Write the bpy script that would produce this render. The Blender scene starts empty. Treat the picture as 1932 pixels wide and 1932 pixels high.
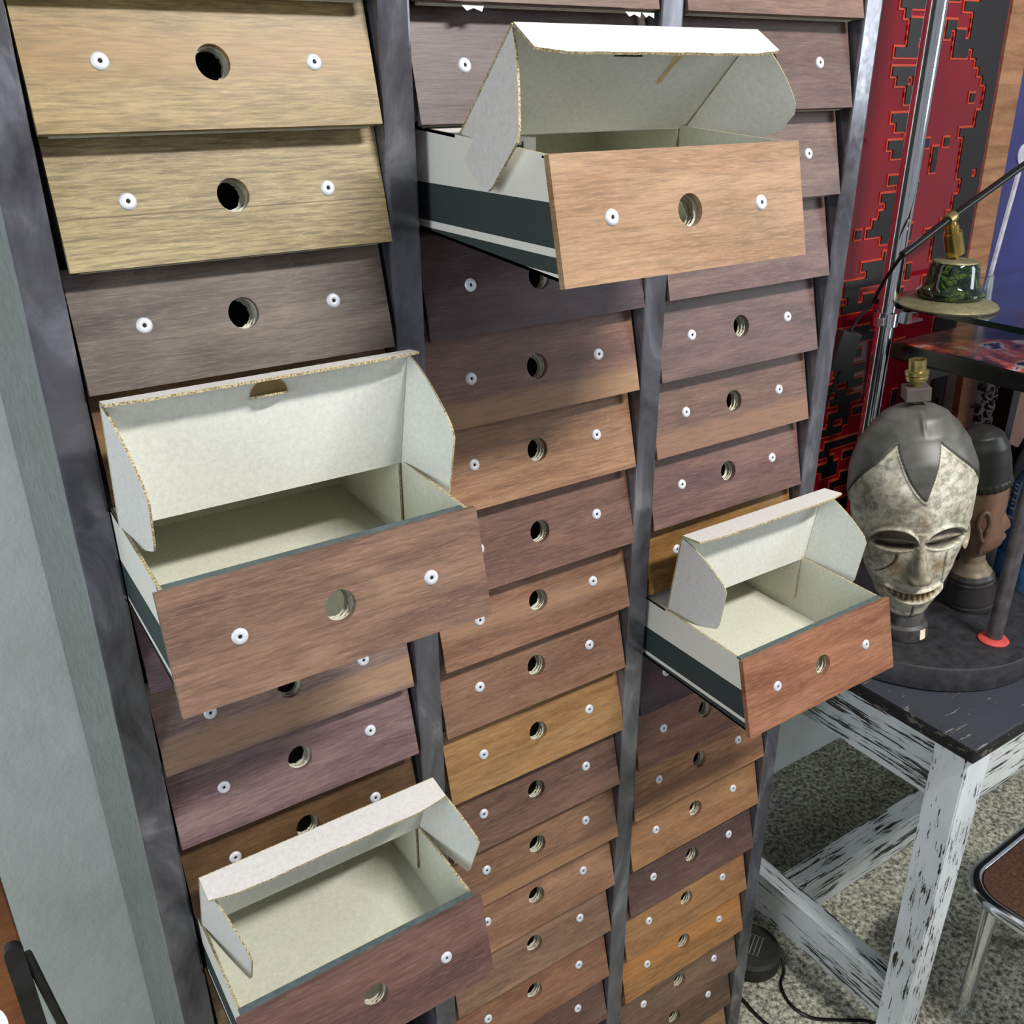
import bpy, bmesh, math, random
from mathutils import Vector, Matrix, Euler
sc = bpy.context.scene
U = 0.77                     # metres per layout unit; everything is scaled by it at the end
PI = math.pi
# ---------------------------------------------------------------- camera
cam = bpy.data.cameras.new('camera'); camo = bpy.data.objects.new('camera', cam); sc.collection.objects.link(camo)
camo.location = (-0.72067*U, -1.01499*U, 0.04389*U)
camo.rotation_euler = (1.13743, 0.00587, -0.58305)
cam.sensor_width = 36; cam.lens = 32.775; cam.clip_start = 0.01
sc.camera = camo
# ---------------------------------------------------------------- world, lights, exposure
w = bpy.data.worlds.new('world'); sc.world = w; w.use_nodes = True
w.node_tree.nodes['Background'].inputs[0].default_value = (0.86, 0.88, 0.94, 1)
w.node_tree.nodes['Background'].inputs[1].default_value = 0.31
def area(name, loc, tgt, sx, sy, e, col):
    l = bpy.data.lights.new(name, 'AREA'); l.shape = 'RECTANGLE'; l.size = sx; l.size_y = sy; l.energy = e; l.color = col
    o = bpy.data.objects.new(name, l); sc.collection.objects.link(o); o.location = loc
    o.rotation_euler = (Vector(tgt)-Vector(loc)).to_track_quat('-Z', 'Y').to_euler(); return o
area('ceiling_tube_light', (0.75*U, -1.95*U, 1.62*U), (0.25*U, 0, -0.7*U), 0.75, 0.11, 75, (1.0, 0.975, 0.93))
area('window_light', (3.3, -2.6, 0.6), (0.4, 0, -0.8), 1.1, 1.5, 46, (0.86, 0.93, 1.0))
area('left_fill_light', (-2.6, -0.9, 0.1), (-0.5, 0.5, -0.9), 0.9, 1.6, 40, (0.84, 0.94, 1.0))  # added fill to brighten the left plaster wall, not an actual doorway
sc.view_settings.view_transform = 'Standard'; sc.view_settings.look = 'None'
sc.view_settings.exposure = 0.0; sc.view_settings.gamma = 1.0; sc.view_settings.use_curve_mapping = False
col = sc.collection
R = random.Random(7)
# ---------------------------------------------------------------- material helpers
def lin(c):
    if isinstance(c[0], int): c = [v/255 for v in c]
    return tuple((v/12.92 if v <= .04045 else ((v+.055)/1.055)**2.4) for v in c[:3])+(1,)
class NT:
    def __init__(s, name, rough=.5, metal=0.0, spec=.5):
        s.m = bpy.data.materials.new(name); s.m.use_nodes = True; s.t = s.m.node_tree; s.n = s.t.nodes
        s.b = s.n['Principled BSDF']; s.b.inputs['Roughness'].default_value = rough; s.b.inputs['Metallic'].default_value = metal
        s.b.inputs['Specular IOR Level'].default_value = spec
    def add(s, typ, **kw):
        n = s.n.new(typ)
        for k, v in kw.items():
            if k in n.inputs: n.inputs[k].default_value = v
            else: setattr(n, k, v)
        return n
    def l(s, a, b): s.t.links.new(a, b)
    def coords(s, scale=(1, 1, 1), rnd=True):
        tc = s.add('ShaderNodeTexCoord'); mp = s.add('ShaderNodeMapping'); mp.inputs['Scale'].default_value = scale
        if rnd:
            oi = s.add('ShaderNodeObjectInfo'); mu = s.add('ShaderNodeMath', operation='MULTIPLY'); mu.inputs[1].default_value = 37.0
            s.l(oi.outputs['Random'], mu.inputs[0])
            ad = s.add('ShaderNodeVectorMath', operation='ADD'); s.l(tc.outputs['Object'], ad.inputs[0]); s.l(mu.outputs[0], ad.inputs[1])
            s.l(ad.outputs[0], mp.inputs['Vector'])
        else: s.l(tc.outputs['Object'], mp.inputs['Vector'])
        return mp.outputs[0]
    def noise(s, vec, scale=5, detail=4, rough=.5, dist=0.0):
        n = s.add('ShaderNodeTexNoise'); n.inputs['Scale'].default_value = scale; n.inputs['Detail'].default_value = detail
        n.inputs['Roughness'].default_value = rough; n.inputs['Distortion'].default_value = dist; s.l(vec, n.inputs['Vector']); return n.outputs['Fac']
    def ramp(s, fac, stops, interp='LINEAR'):
        r = s.add('ShaderNodeValToRGB'); r.color_ramp.interpolation = interp; e = r.color_ramp.elements
        while len(e) > 1: e.remove(e[-1])
        e[0].position = stops[0][0]; e[0].color = lin(stops[0][1])
        for p, c in stops[1:]: x = e.new(p); x.color = lin(c)
        s.l(fac, r.inputs[0]); return r.outputs[0]
    def mix(s, fac, a, b, mode='MIX'):
        m = s.add('ShaderNodeMix', data_type='RGBA', blend_type=mode)
        for i, v in ((0, fac), (6, a), (7, b)):
            if hasattr(v, 'is_linked') or hasattr(v, 'links'): s.l(v, m.inputs[i])
            else: m.inputs[i].default_value = v if i == 0 else lin(v)
        return m.outputs[2]
    def bump(s, h, strength=.2, dist=.002):
        b = s.add('ShaderNodeBump'); b.inputs['Strength'].default_value = strength; b.inputs['Distance'].default_value = dist
        s.l(h, b.inputs['Height']); s.l(b.outputs[0], s.b.inputs['Normal'])
    def color(s, c):
        if hasattr(c, 'links'): s.l(c, s.b.inputs['Base Color'])
        else: s.b.inputs['Base Color'].default_value = lin(c)
        return s.m
G0 = (0, 0, 0); G1 = (255, 255, 255)
def plain(name, c, rough=.5, metal=0.0, var=.12, scale=40, spec=.5):
    n = NT(name, rough, metal, spec); v = n.coords(); f = n.noise(v, scale, 5, .6)
    d = [int(max(0, x*(1-var))) for x in c]; b = [int(min(255, x*(1+var))) for x in c]
    return n.color(n.ramp(f, [(.3, tuple(d)), (.7, tuple(b))]))
def wood(name, c1, c2, pore=.62, rough=.45, band=None):
    def tone(c):
        g_ = sum(c)/3; return tuple(int((x*.86+g_*.14)*.87) for x in c)
    c1, c2 = tone(c1), tone(c2); n = NT(name, rough, 0, .35)
    v = n.coords((1.8, 6, 15)); f = n.noise(v, 1.9, 5, .6, 1.1)
    base = n.ramp(f, [(.36, c1), (.64, c2)])
    v1 = n.coords((7, 9, 16)); f1 = n.noise(v1, 1.0, 5, .65, .8)
    base = n.mix(n.ramp(f1, [(.36, (150, 150, 150)), (.58, G0)]), base, tuple(int(x*.66) for x in c1))
    v2 = n.coords((26, 60, 330)); f2 = n.noise(v2, 1.0, 5, .7)
    fine = n.ramp(f2, [(.36, (int(255*pore),)*3), (.56, (0, 0, 0))])
    dk = tuple(int(x*.42) for x in c1)
    base = n.mix(fine, base, dk)
    v3 = n.coords((60, 160, 800)); f3 = n.noise(v3, 1.0, 3, .7)
    base = n.mix(n.ramp(f3, [(.5, G0), (.72, (150, 150, 150))]), base, tuple(min(255, int(x*1.25+8)) for x in c2))
    # pale scratches and scuffs in the varnish
    v4 = n.coords((8, 8, 22)); f4 = n.noise(v4, 1.4, 2, .5, 2.5)
    s = n.ramp(f4, [(.4975, G0), (.5, (150, 150, 150)), (.5025, G0)])
    v5 = n.coords((5, 5, 5)); s = n.mix(n.ramp(n.noise(v5, 1.5, 2), [(.52, G0), (.62, G1)]), G0, s)
    base = n.mix(s, base, tuple(min(255, int(x*1.2+30)) for x in c2))
    if band:
        tc = n.add('ShaderNodeTexCoord'); sp = n.add('ShaderNodeSeparateXYZ'); n.l(tc.outputs['Object'], sp.inputs[0])
        ma = n.add('ShaderNodeMath', operation='MULTIPLY_ADD'); ma.inputs[1].default_value = band[3]; n.l(n.noise(n.coords((3, 3, 8)), 1.2, 3, .6), ma.inputs[0]); n.l(sp.outputs[2], ma.inputs[2])
        dv = n.add('ShaderNodeMath', operation='DIVIDE'); dv.inputs[1].default_value = U*.1275; n.l(ma.outputs[0], dv.inputs[0])
        lo, hi, sf = band[0], band[1], band[2]
        fc = n.ramp(dv.outputs[0], [(max(0, lo-sf), G0), (lo, G1), (hi, G1), (min(1, hi+sf), G0)])
        fm = n.mix(.75, G0, fc); base = n.mix(fm, base, tone(band[4]), 'MIX')
        base = n.mix(fine, base, tone(tuple(int(x*.6) for x in band[4])))
    n.bump(f2, .25, .0006)
    return n.color(base)
def steel(name, a=(58, 61, 68), b=(122, 126, 136), rough=.38):
    n = NT(name, rough, .6, .5); v = n.coords((7, 7, 3.2)); f = n.noise(v, 2.2, 6, .62, 1.2)
    c = n.ramp(f, [(.25, a), (.55, tuple((x+y)//2 for x, y in zip(a, b))), (.78, b)])
    v2 = n.coords((30, 30, 30)); f2 = n.noise(v2, 3, 4, .6)
    rr = n.ramp(f2, [(.3, (85, 85, 85)), (.7, (140, 140, 140))]); n.l(rr, n.b.inputs['Roughness'])
    return n.color(c)
M = {}
M['steel'] = steel('raw_steel', (56, 56, 60), (158, 158, 168)); M['steel_side'] = steel('side_steel', (74, 79, 74), (104, 110, 103)); M['dark_steel'] = plain('dark_steel', (30, 30, 31), .7)
M['alu'] = plain('rivet_aluminium', (196, 199, 205), .5, .25, .06, 90); M['black'] = plain('black_recess', (10, 10, 10), .8)
def card(name, c, speck=True):
    n = NT(name, .8, 0, .25); v = n.coords((1, 1, 1)); f = n.noise(v, 220, 4, .7)
    base = n.ramp(f, [(.3, tuple(int(x*.93) for x in c)), (.65, c)])
    v2 = n.coords((1, 1, 1)); f2 = n.noise(v2, 420, 2, .5)
    base = n.mix(n.ramp(f2, [(.28, (120, 120, 120)), (.36, G0)]), base, (150, 140, 115))
    v3 = n.coords((170, 4, 9)); f3 = n.noise(v3, 1, 2, .5); n.bump(f3, .18, .0008)
    f4 = n.noise(v, 6, 3); base = n.mix(n.ramp(f4, [(.35, (40, 40, 40)), (.6, G0)]), base, (205, 198, 176))
    return n.color(base)
M['card'] = card('white_cardboard', (222, 223, 214)); M['card_in'] = card('inner_cardboard', (208, 208, 192))
M['card_grey'] = card('outer_cardboard', (206, 203, 199))
def edge_mat():
    n = NT('corrugated_edge', .9, 0, .1); v = n.coords((420, 420, 420)); f = n.noise(v, 1.6, 2)
    return n.color(n.ramp(f, [(.40, (120, 106, 78)), (.56, (182, 168, 134))]))
M['edge'] = edge_mat()
M['green_edge'] = plain('printed_green_edge', (74, 86, 86), .6, 0, .12, 120)
def printed(name, stops):
    # white card printed with dark green stripes: stops are heights (layout units) from the box's base
    n = NT(name, .7, 0, .3); tc = n.add('ShaderNodeTexCoord'); sp = n.add('ShaderNodeSeparateXYZ'); n.l(tc.outputs['Object'], sp.inputs[0])
    z = n.add('ShaderNodeMath', operation='DIVIDE'); z.inputs[1].default_value = U*.1275; n.l(sp.outputs[2], z.inputs[0])
    st = []
    for p, dark in stops: st.append((p, (44, 54, 54) if dark else (206, 203, 194)))
    c = n.ramp(z.outputs[0], st, 'CONSTANT'); v = n.coords((1, 1, 1)); f = n.noise(v, 200, 3)
    c = n.mix(n.ramp(f, [(.3, (45, 45, 45)), (.6, G0)]), c, (110, 106, 96))
    return n.color(c)
M['print_a'] = printed('striped_print_wide', [(0, 0), (.08, 1), (.205, 0), (.27, 1), (.61, 0)])
M['print_b'] = printed('striped_print_low', [(0, 1), (.115, 0), (.165, 1), (.535, 0)])
# ---------------------------------------------------------------- mesh helpers
def new_obj(name, bm, mats, parent=None, smooth=False, loc=None, rot=None, recalc=True):
    if recalc: bmesh.ops.recalc_face_normals(bm, faces=bm.faces)
    me = bpy.data.meshes.new(name); bm.to_mesh(me); bm.free()
    if not isinstance(mats, (list, tuple)): mats = [mats]
    for m in mats: me.materials.append(m)
    if smooth:
        for p in me.polygons: p.use_smooth = True
        try: me.set_sharp_from_angle(angle=math.radians(40))
        except Exception: pass
    o = bpy.data.objects.new(name, me); col.objects.link(o)
    if parent: o.parent = parent
    if loc: o.location = loc
    if rot: o.rotation_euler = rot
    return o
def empty(name, loc=(0, 0, 0), rot=(0, 0, 0)):
    o = bpy.data.objects.new(name, None); o.empty_display_size = .02; col.objects.link(o); o.location = loc; o.rotation_euler = rot; return o
def tag(o, label=None, cat=None, group=None, kind=None):
    if label: o['label'] = label
    if cat: o['category'] = cat
    if group: o['group'] = group
    if kind: o['kind'] = kind
    return o
def box(bm, x0, x1, y0, y1, z0, z1, mi=0, bev=0.0):
    vs = [bm.verts.new(p) for p in ((x0, y0, z0), (x1, y0, z0), (x1, y1, z0), (x0, y1, z0), (x0, y0, z1), (x1, y0, z1), (x1, y1, z1), (x0, y1, z1))]
    fs = [bm.faces.new([vs[i] for i in f]) for f in ((0, 3, 2, 1), (4, 5, 6, 7), (0, 1, 5, 4), (1, 2, 6, 5), (2, 3, 7, 6), (3, 0, 4, 7))]
    for f in fs: f.material_index = mi
    if bev:
        r = bmesh.ops.bevel(bm, geom=list({e for f in fs for e in f.edges}), offset=bev, segments=2, affect='EDGES', profile=.6)
        for f in r['faces']: f.material_index = mi
    return vs
def hexa(bm, p, mi=0):
    vs = [bm.verts.new(q) for q in p]
    fs = [bm.faces.new([vs[i] for i in f]) for f in ((0, 3, 2, 1), (4, 5, 6, 7), (0, 1, 5, 4), (1, 2, 6, 5), (2, 3, 7, 6), (3, 0, 4, 7))]
    for f in fs: f.material_index = mi
    return fs
def slab(bm, pts, tv, m0=0, m1=0, me=1):
    """polygon pts extruded along tv; m0 = material of the pts face, m1 = of the far face, me = edges"""
    tv = Vector(tv); a = [bm.verts.new(p) for p in pts]; b = [bm.verts.new(Vector(p)+tv) for p in pts]; n = len(a)
    f = bm.faces.new(a); f.material_index = m0; f = bm.faces.new(b[::-1]); f.material_index = m1
    for i in range(n):
        f = bm.faces.new((a[i], b[i], b[(i+1) % n], a[(i+1) % n])); f.material_index = me
def tube(bm, pts, r, seg=12, mi=0, closed=False, taper=None):
    pts = [Vector(p) for p in pts]; n = len(pts); rings = []; up = None
    for i, p in enumerate(pts):
        if closed: t = (pts[(i+1) % n]-pts[i-1]).normalized()
        else: t = (pts[min(i+1, n-1)]-pts[max(i-1, 0)]).normalized()
        if up is None:
            up = Vector((0, 0, 1)) if abs(t.z) < .9 else Vector((1, 0, 0))
        a = t.cross(up).normalized(); up = a.cross(t).normalized(); rr = r if taper is None else r*(1+(taper-1)*i/(n-1))
        rings.append([bm.verts.new(p+(a*math.cos(2*PI*k/seg)+up*math.sin(2*PI*k/seg))*rr) for k in range(seg)])
    for i in range(n if closed else n-1):
        A, B = rings[i], rings[(i+1) % n]
        for k in range(seg):
            f = bm.faces.new((A[k], A[(k+1) % seg], B[(k+1) % seg], B[k])); f.material_index = mi
    if not closed:
        for rg in (rings[0], rings[-1]):
            f = bm.faces.new(rg); f.material_index = mi
def lathe(bm, prof, c=(0, 0, 0), seg=32, axis=None, mi=0):
    """prof: [(r, h)...] around +Z through c (or around 'axis' direction)"""
    q = Vector((0, 0, 1)).rotation_difference(Vector(axis)).to_matrix() if axis else Matrix.Identity(3)
    rings = []
    for r, h in prof:
        if r < 1e-6: rings.append([bm.verts.new(Vector(c)+q@Vector((0, 0, h)))])
        else: rings.append([bm.verts.new(Vector(c)+q@Vector((r*math.cos(2*PI*k/seg), r*math.sin(2*PI*k/seg), h))) for k in range(seg)])
    for A, B in zip(rings, rings[1:]):
        if len(A) == 1 and len(B) == 1: continue
        for k in range(seg):
            k2 = (k+1) % seg
            if len(A) == 1: f = bm.faces.new((A[0], B[k2], B[k]))
            elif len(B) == 1: f = bm.faces.new((A[k], A[k2], B[0]))
            else: f = bm.faces.new((A[k], A[k2], B[k2], B[k]))
            f.material_index = mi
    for rg in (rings[0], rings[-1]):
        if len(rg) > 1:
            f = bm.faces.new(rg); f.material_index = mi
def plate(bm, w, h, cz, r, y0, t, mi=(0, 0, 0), cx=0.0, seg=40, wob=0.0, rnd=None):
    """upright plate (front at y0, thickness t) spanning x +-w/2, z 0..h with a round hole"""
    ang = sorted([2*PI*k/seg for k in range(seg)]+[math.atan2(z-cz, x-cx) % (2*PI) for x in (-w/2, w/2) for z in (0, h)])
    A, B, C, D = [], [], [], []
    for a in ang:
        c, s = math.cos(a), math.sin(a)
        k = min(((w/2-cx) if c > 0 else (w/2+cx))/max(abs(c), 1e-9), ((h-cz) if s > 0 else cz)/max(abs(s), 1e-9))
        rr = r*(1+(wob*rnd.uniform(-1, 1) if wob else 0))
        A.append(bm.verts.new((cx+rr*c, y0, cz+rr*s))); B.append(bm.verts.new((cx+k*c, y0, cz+k*s)))
        C.append(bm.verts.new((cx+rr*c, y0+t, cz+rr*s))); D.append(bm.verts.new((cx+k*c, y0+t, cz+k*s)))
    n = len(ang)
    for i in range(n):
        j = (i+1) % n
        for q, m in (((A[i], B[i], B[j], A[j]), mi[0]), ((C[j], D[j], D[i], C[i]), mi[0]), ((A[j], C[j], C[i], A[i]), mi[1]), ((B[i], D[i], D[j], B[j]), mi[2])):
            f = bm.faces.new(q); f.material_index = m
# ---------------------------------------------------------------- layout constants (layout units)
P = .40; S = .12498; TAU = .25082; H = .12735; W = .3509; XS = .10717; VS = .06344; VH = .06306; RH = .0172
YP = .0047; PW = .03984; YW = .62; FLOOR = -2.135; CTOP = .56
CT, ST = math.cos(TAU), math.sin(TAU)
# ---------------------------------------------------------------- the room
def plaster():
    n = NT('white_plaster', .85, 0, .2); v = n.coords((1, 1, 1), False); f = n.noise(v, 3.2, 5, .6)
    c = n.ramp(f, [(.3, (196, 203, 196)), (.7, (222, 227, 224))]); f2 = n.noise(v, 16, 7, .7, .15); n.bump(f2, .35, .008)
    return n.color(c)
def concrete():
    n = NT('worn_concrete', .88, 0, .25); v = n.coords((1, 1, 1), False)
    f = n.noise(v, 95, 6, .75); c = n.ramp(f, [(.36, (64, 62, 56)), (.45, (128, 126, 112)), (.56, (196, 195, 176)), (.68, (232, 232, 216))])
    f2 = n.noise(v, 5, 5, .6, .5); c = n.mix(n.ramp(f2, [(.38, (150, 150, 150)), (.58, G0)]), c, (96, 92, 84))
    n.bump(f, .7, .006); return n.color(c)
M['plaster'] = plaster(); M['concrete'] = concrete()
bm = bmesh.new(); box(bm, -2.2, 3.6, YW, YW+.12, FLOOR, 1.4); tag(new_obj('wall_back', bm, M['plaster']), kind='structure')
bm = bmesh.new(); box(bm, -2.2, 3.6, -3.2, YW+.12, FLOOR-.1, FLOOR); tag(new_obj('floor', bm, M['concrete']), kind='structure')
# ---------------------------------------------------------------- the steel rack
rack = empty('drawer_rack', (0, YP, FLOOR)); tag(rack, 'tall raw steel rack holding three columns of wooden fronted box drawers', 'cabinet')
def rk(name, m, *bx, bev=0.0):
    bm = bmesh.new()
    for b in bx: box(bm, *b, bev=bev)
    return new_obj(name, bm, m, rack)
hz = CTOP-FLOOR
for i in range(4):
    X = (i-1.5)*P; y1 = .042
    rk('post', M['steel'], (X-PW/2, X+PW/2, 0, y1, 0, hz), bev=.0035)
rk('side_panel', M['steel_side'], (-1.5*P-PW/2+.0012, -1.5*P-PW/2+.010, .043, .60, .01, hz-.005))
rk('side_panel', M['steel_side'], (1.5*P+PW/2-.010, 1.5*P+PW/2-.0012, .043, .60, .01, hz-.005))
for i in (1, 2):
    X = (i-1.5)*P; rk('divider', M['dark_steel'], (X-.006, X+.006, .043, .60, .01, hz-.005))
rk('back_panel', M['dark_steel'], (-1.5*P-.008, 1.5*P+.008, .601, .609, .01, hz-.005))
rk('top_panel', M['steel'], (-1.5*P-PW/2, 1.5*P+PW/2, 0, .61, hz+.0005, hz+.01))
for k in range(-2, 18):
    z = -k*S-FLOOR
    if z < .005: continue
    for c in (1, 2, 3):
        if (c, k) not in ((1, 4), (2, 1), (3, 7)): rk('shelf', M['dark_steel'], ((c-2)*P-.17, (c-2)*P+.17, .046, .598, z-.0012, z+.0003))
# ---------------------------------------------------------------- drawers
def rivet_mesh():
    bm = bmesh.new()
    lathe(bm, [(.0020, .0006), (.0024, .0022), (.0046, .0027), (.0070, .0022), (.0083, .0009), (.0086, 0)], seg=28, axis=(0, -1, 0))
    lathe(bm, [(.0024, .0007), (0, .0008)], seg=16, axis=(0, -1, 0), mi=1)
    me_o = new_obj('rivet', bm, [M['alu'], M['black']], None, True, recalc=True); me = me_o.data; bpy.data.objects.remove(me_o); return me
RIV = rivet_mesh()
def front_mesh():
    bm = bmesh.new(); plate(bm, W, H, VH, RH, 0, .0085, seg=48)
    bm.verts.ensure_lookup_table()
    es = [e for e in bm.edges if len(e.link_faces) == 2 and e.calc_face_angle(0) > 1.2]
    bmesh.ops.bevel(bm, geom=es, offset=.0005, segments=1, affect='EDGES')
    o = new_obj('front_panel', bm, [M['edge']]); me = o.data; bpy.data.objects.remove(o); return me
FRONT = front_mesh()
BH = .1195      # carton height
def carton_mesh(rnd, D=.40, dr=0.0, lid_y=None, pm=None, tv=.0035):
    """open topped carton leaning with its slanted front; lid_y = where the fixed rear top cover ends"""
    pm = pm or M['card_grey']; bm = bmesh.new(); hw = W/2-.0062; t = tv
    yf = lambda z: .0095+z*math.tan(TAU)
    zz = lambda z, y: z+dr*y
    def q(x, y, z): return (x, y, zz(z, y))
    # mats: 0 inner card, 1 edge, 2 printed, 3 plain outside, 4 green edge
    b0, b1 = .002, BH
    slab(bm, [q(-hw, yf(b0), b0), q(hw, yf(b0), b0), q(hw, D, b0), q(-hw, D, b0)], (0, 0, t), 3, 0, 1)
    for sx in (-1, 1):
        x = sx*hw
        slab(bm, [q(x, yf(b0), b0), q(x, D, b0), q(x, D, b1), q(x, yf(b1), b1)], (-sx*t, 0, 0), 2, 0, 1)
    slab(bm, [q(-hw, D, b0), q(hw, D, b0), q(hw, D, b1), q(-hw, D, b1)], (0, -t, 0), 3, 0, 1)
    # rear top cover
    y0 = lid_y if lid_y is not None else yf(b1)
    slab(bm, [q(-hw, y0, b1), q(hw, y0, b1), q(hw, D, b1), q(-hw, D, b1)], (0, 0, -t), 3, 0, 0)
    # double front wall with torn finger holes
    Rm = Matrix.Rotation(-TAU, 4, 'X'); vlen = (b1-b0)/CT
    for i, (dy, sc_, cx) in enumerate(((.0090, .95, -.0010), (.0135, .90, -.0012), (.0185, .86, -.002))):
        b2 = bmesh.new()
        plate(b2, 2*hw-.001-.008*(i > 0), vlen-.001*i, VH+rnd.uniform(-.001, .0014), RH*sc_, dy, .0016, (0, 1, 4 if i == 0 else 1), cx=cx+rnd.uniform(-.0014, .0014), seg=36, wob=.05, rnd=rnd)
        b2.transform(Rm); me = bpy.data.meshes.new('t'); b2.to_mesh(me); b2.free(); bm.from_mesh(me); bpy.data.meshes.remove(me)
    if lid_y is not None:
        # dark printed fold along the front's top edge
        y = yf(b1); slab(bm, [(-hw, y, b1-.001), (hw, y, b1-.001), (hw, y+.0105, b1-.001), (-hw, y+.0105, b1-.001)], (0, 0, .0022), 4, 4, 4)
        for sx in (-1, 1):  # dust flaps folded down against the side walls
            x = sx*(hw-t-.002)
            slab(bm, [q(x, lid_y, b1-t), q(x, D-.05, b1-t), q(x, D-.05, .012), q(x, lid_y+.004, .030), q(x, lid_y+.001, .024+.01)], (-sx*.0028, 0, 0), 0, 0, 1)
    o = new_obj('carton', bm, [M['card_in'], M['edge'], pm, M['card_grey'], M['green_edge']]); me = o.data; bpy.data.objects.remove(o); return me
CART = [carton_mesh(random.Random(s)) for s in range(6)]
proto = {}
def make_drawer(c, r, mat, off=(0, 0, 0), label='', tilt=0.0, carton=None, group='closed box drawers of the rack'):
    root = empty('drawer_box', ((c-2)*P+off[0], -off[2], -r*S+off[1]))
    tag(root, label, 'drawer', group)
    fp = bpy.data.objects.new('front_panel', FRONT.copy()); col.objects.link(fp); fp.parent = root; fp.rotation_euler = (-(TAU+tilt), 0, 0)
    fp.data.materials.clear(); fp.data.materials.append(mat)
    for sx in (-1, 1):
        rv = bpy.data.objects.new('rivet', RIV); col.objects.link(rv); rv.parent = root
        rv.rotation_euler = (-(TAU+tilt), 0, 0); rv.location = (sx*XS, VS*math.sin(TAU+tilt), VS*math.cos(TAU+tilt))
    if carton is not None:
        ca = bpy.data.objects.new('carton', carton); col.objects.link(ca); ca.parent = root
    return root
OFF = {(1,0):(-0.0007,0.0014,0.0032),(1,1):(0.0031,-0.0001,0.0031),(1,2):(-0.0017,0.0003,0.0031),(1,5):(-0.0007,0.0003,-0.0001),(1,6):(-0.0023,0,0.0010),(1,7):(-0.0019,0.0045,0.0031),(1,8):(-0.0024,0.0040,0.0014),(2,0):(0.0009,-0.0011,-0.0006),(2,2):(0.0029,-0.0040,-0.0024),(2,3):(-0.0012,-0.0014,-0.0002),(2,4):(0.0006,-0.0004,-0.0011),(2,5):(0.004,-0.0065,0.0017),(2,6):(0.0039,-0.0018,-0.0012),(2,7):(0.0018,0.0022,-0.0020),(2,8):(0.004,-0.0030,0.0011),(2,9):(0.0024,-0.0026,-0.0008),(2,10):(0.0038,-0.0023,0.0017),(2,11):(0.0028,-0.0008,0.0011),(2,12):(0,0.0010,-0.0003),(2,13):(0.0004,-0.0025,0.0012),(2,14):(0.0009,-0.0048,0.0022),(3,0):(-0.0009,0.0038,0.0001),(3,1):(-0.0017,0.0024,0),(3,2):(0.0001,-0.0005,-0.0012),(3,3):(-0.0030,-0.0001,-0.0021),(3,4):(-0.0040,0.0006,-0.0009),(3,5):(-0.0007,-0.0006,-0.0012),(3,6):(-0.0007,0.004,-0.0011),(3,8):(-0.0027,0.004,-0.0020),(3,9):(0.0004,0.0014,-0.0008),(3,10):(0.0003,0.0031,-0.0025),(3,11):(0.0002,0.0020,-0.0005),(3,12):(0.0025,0.0005,0.0005),(3,13):(0.0005,0.0007,-0.0008),(3,14):(0.0024,-0.0016,0.0022),(3,15):(0.0015,-0.0023,0.0019),(3,16):(-0.0010,0.0004,-0.0004)}
LF, MD, RT = 'the left column', 'the middle column', 'the right column'
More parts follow.
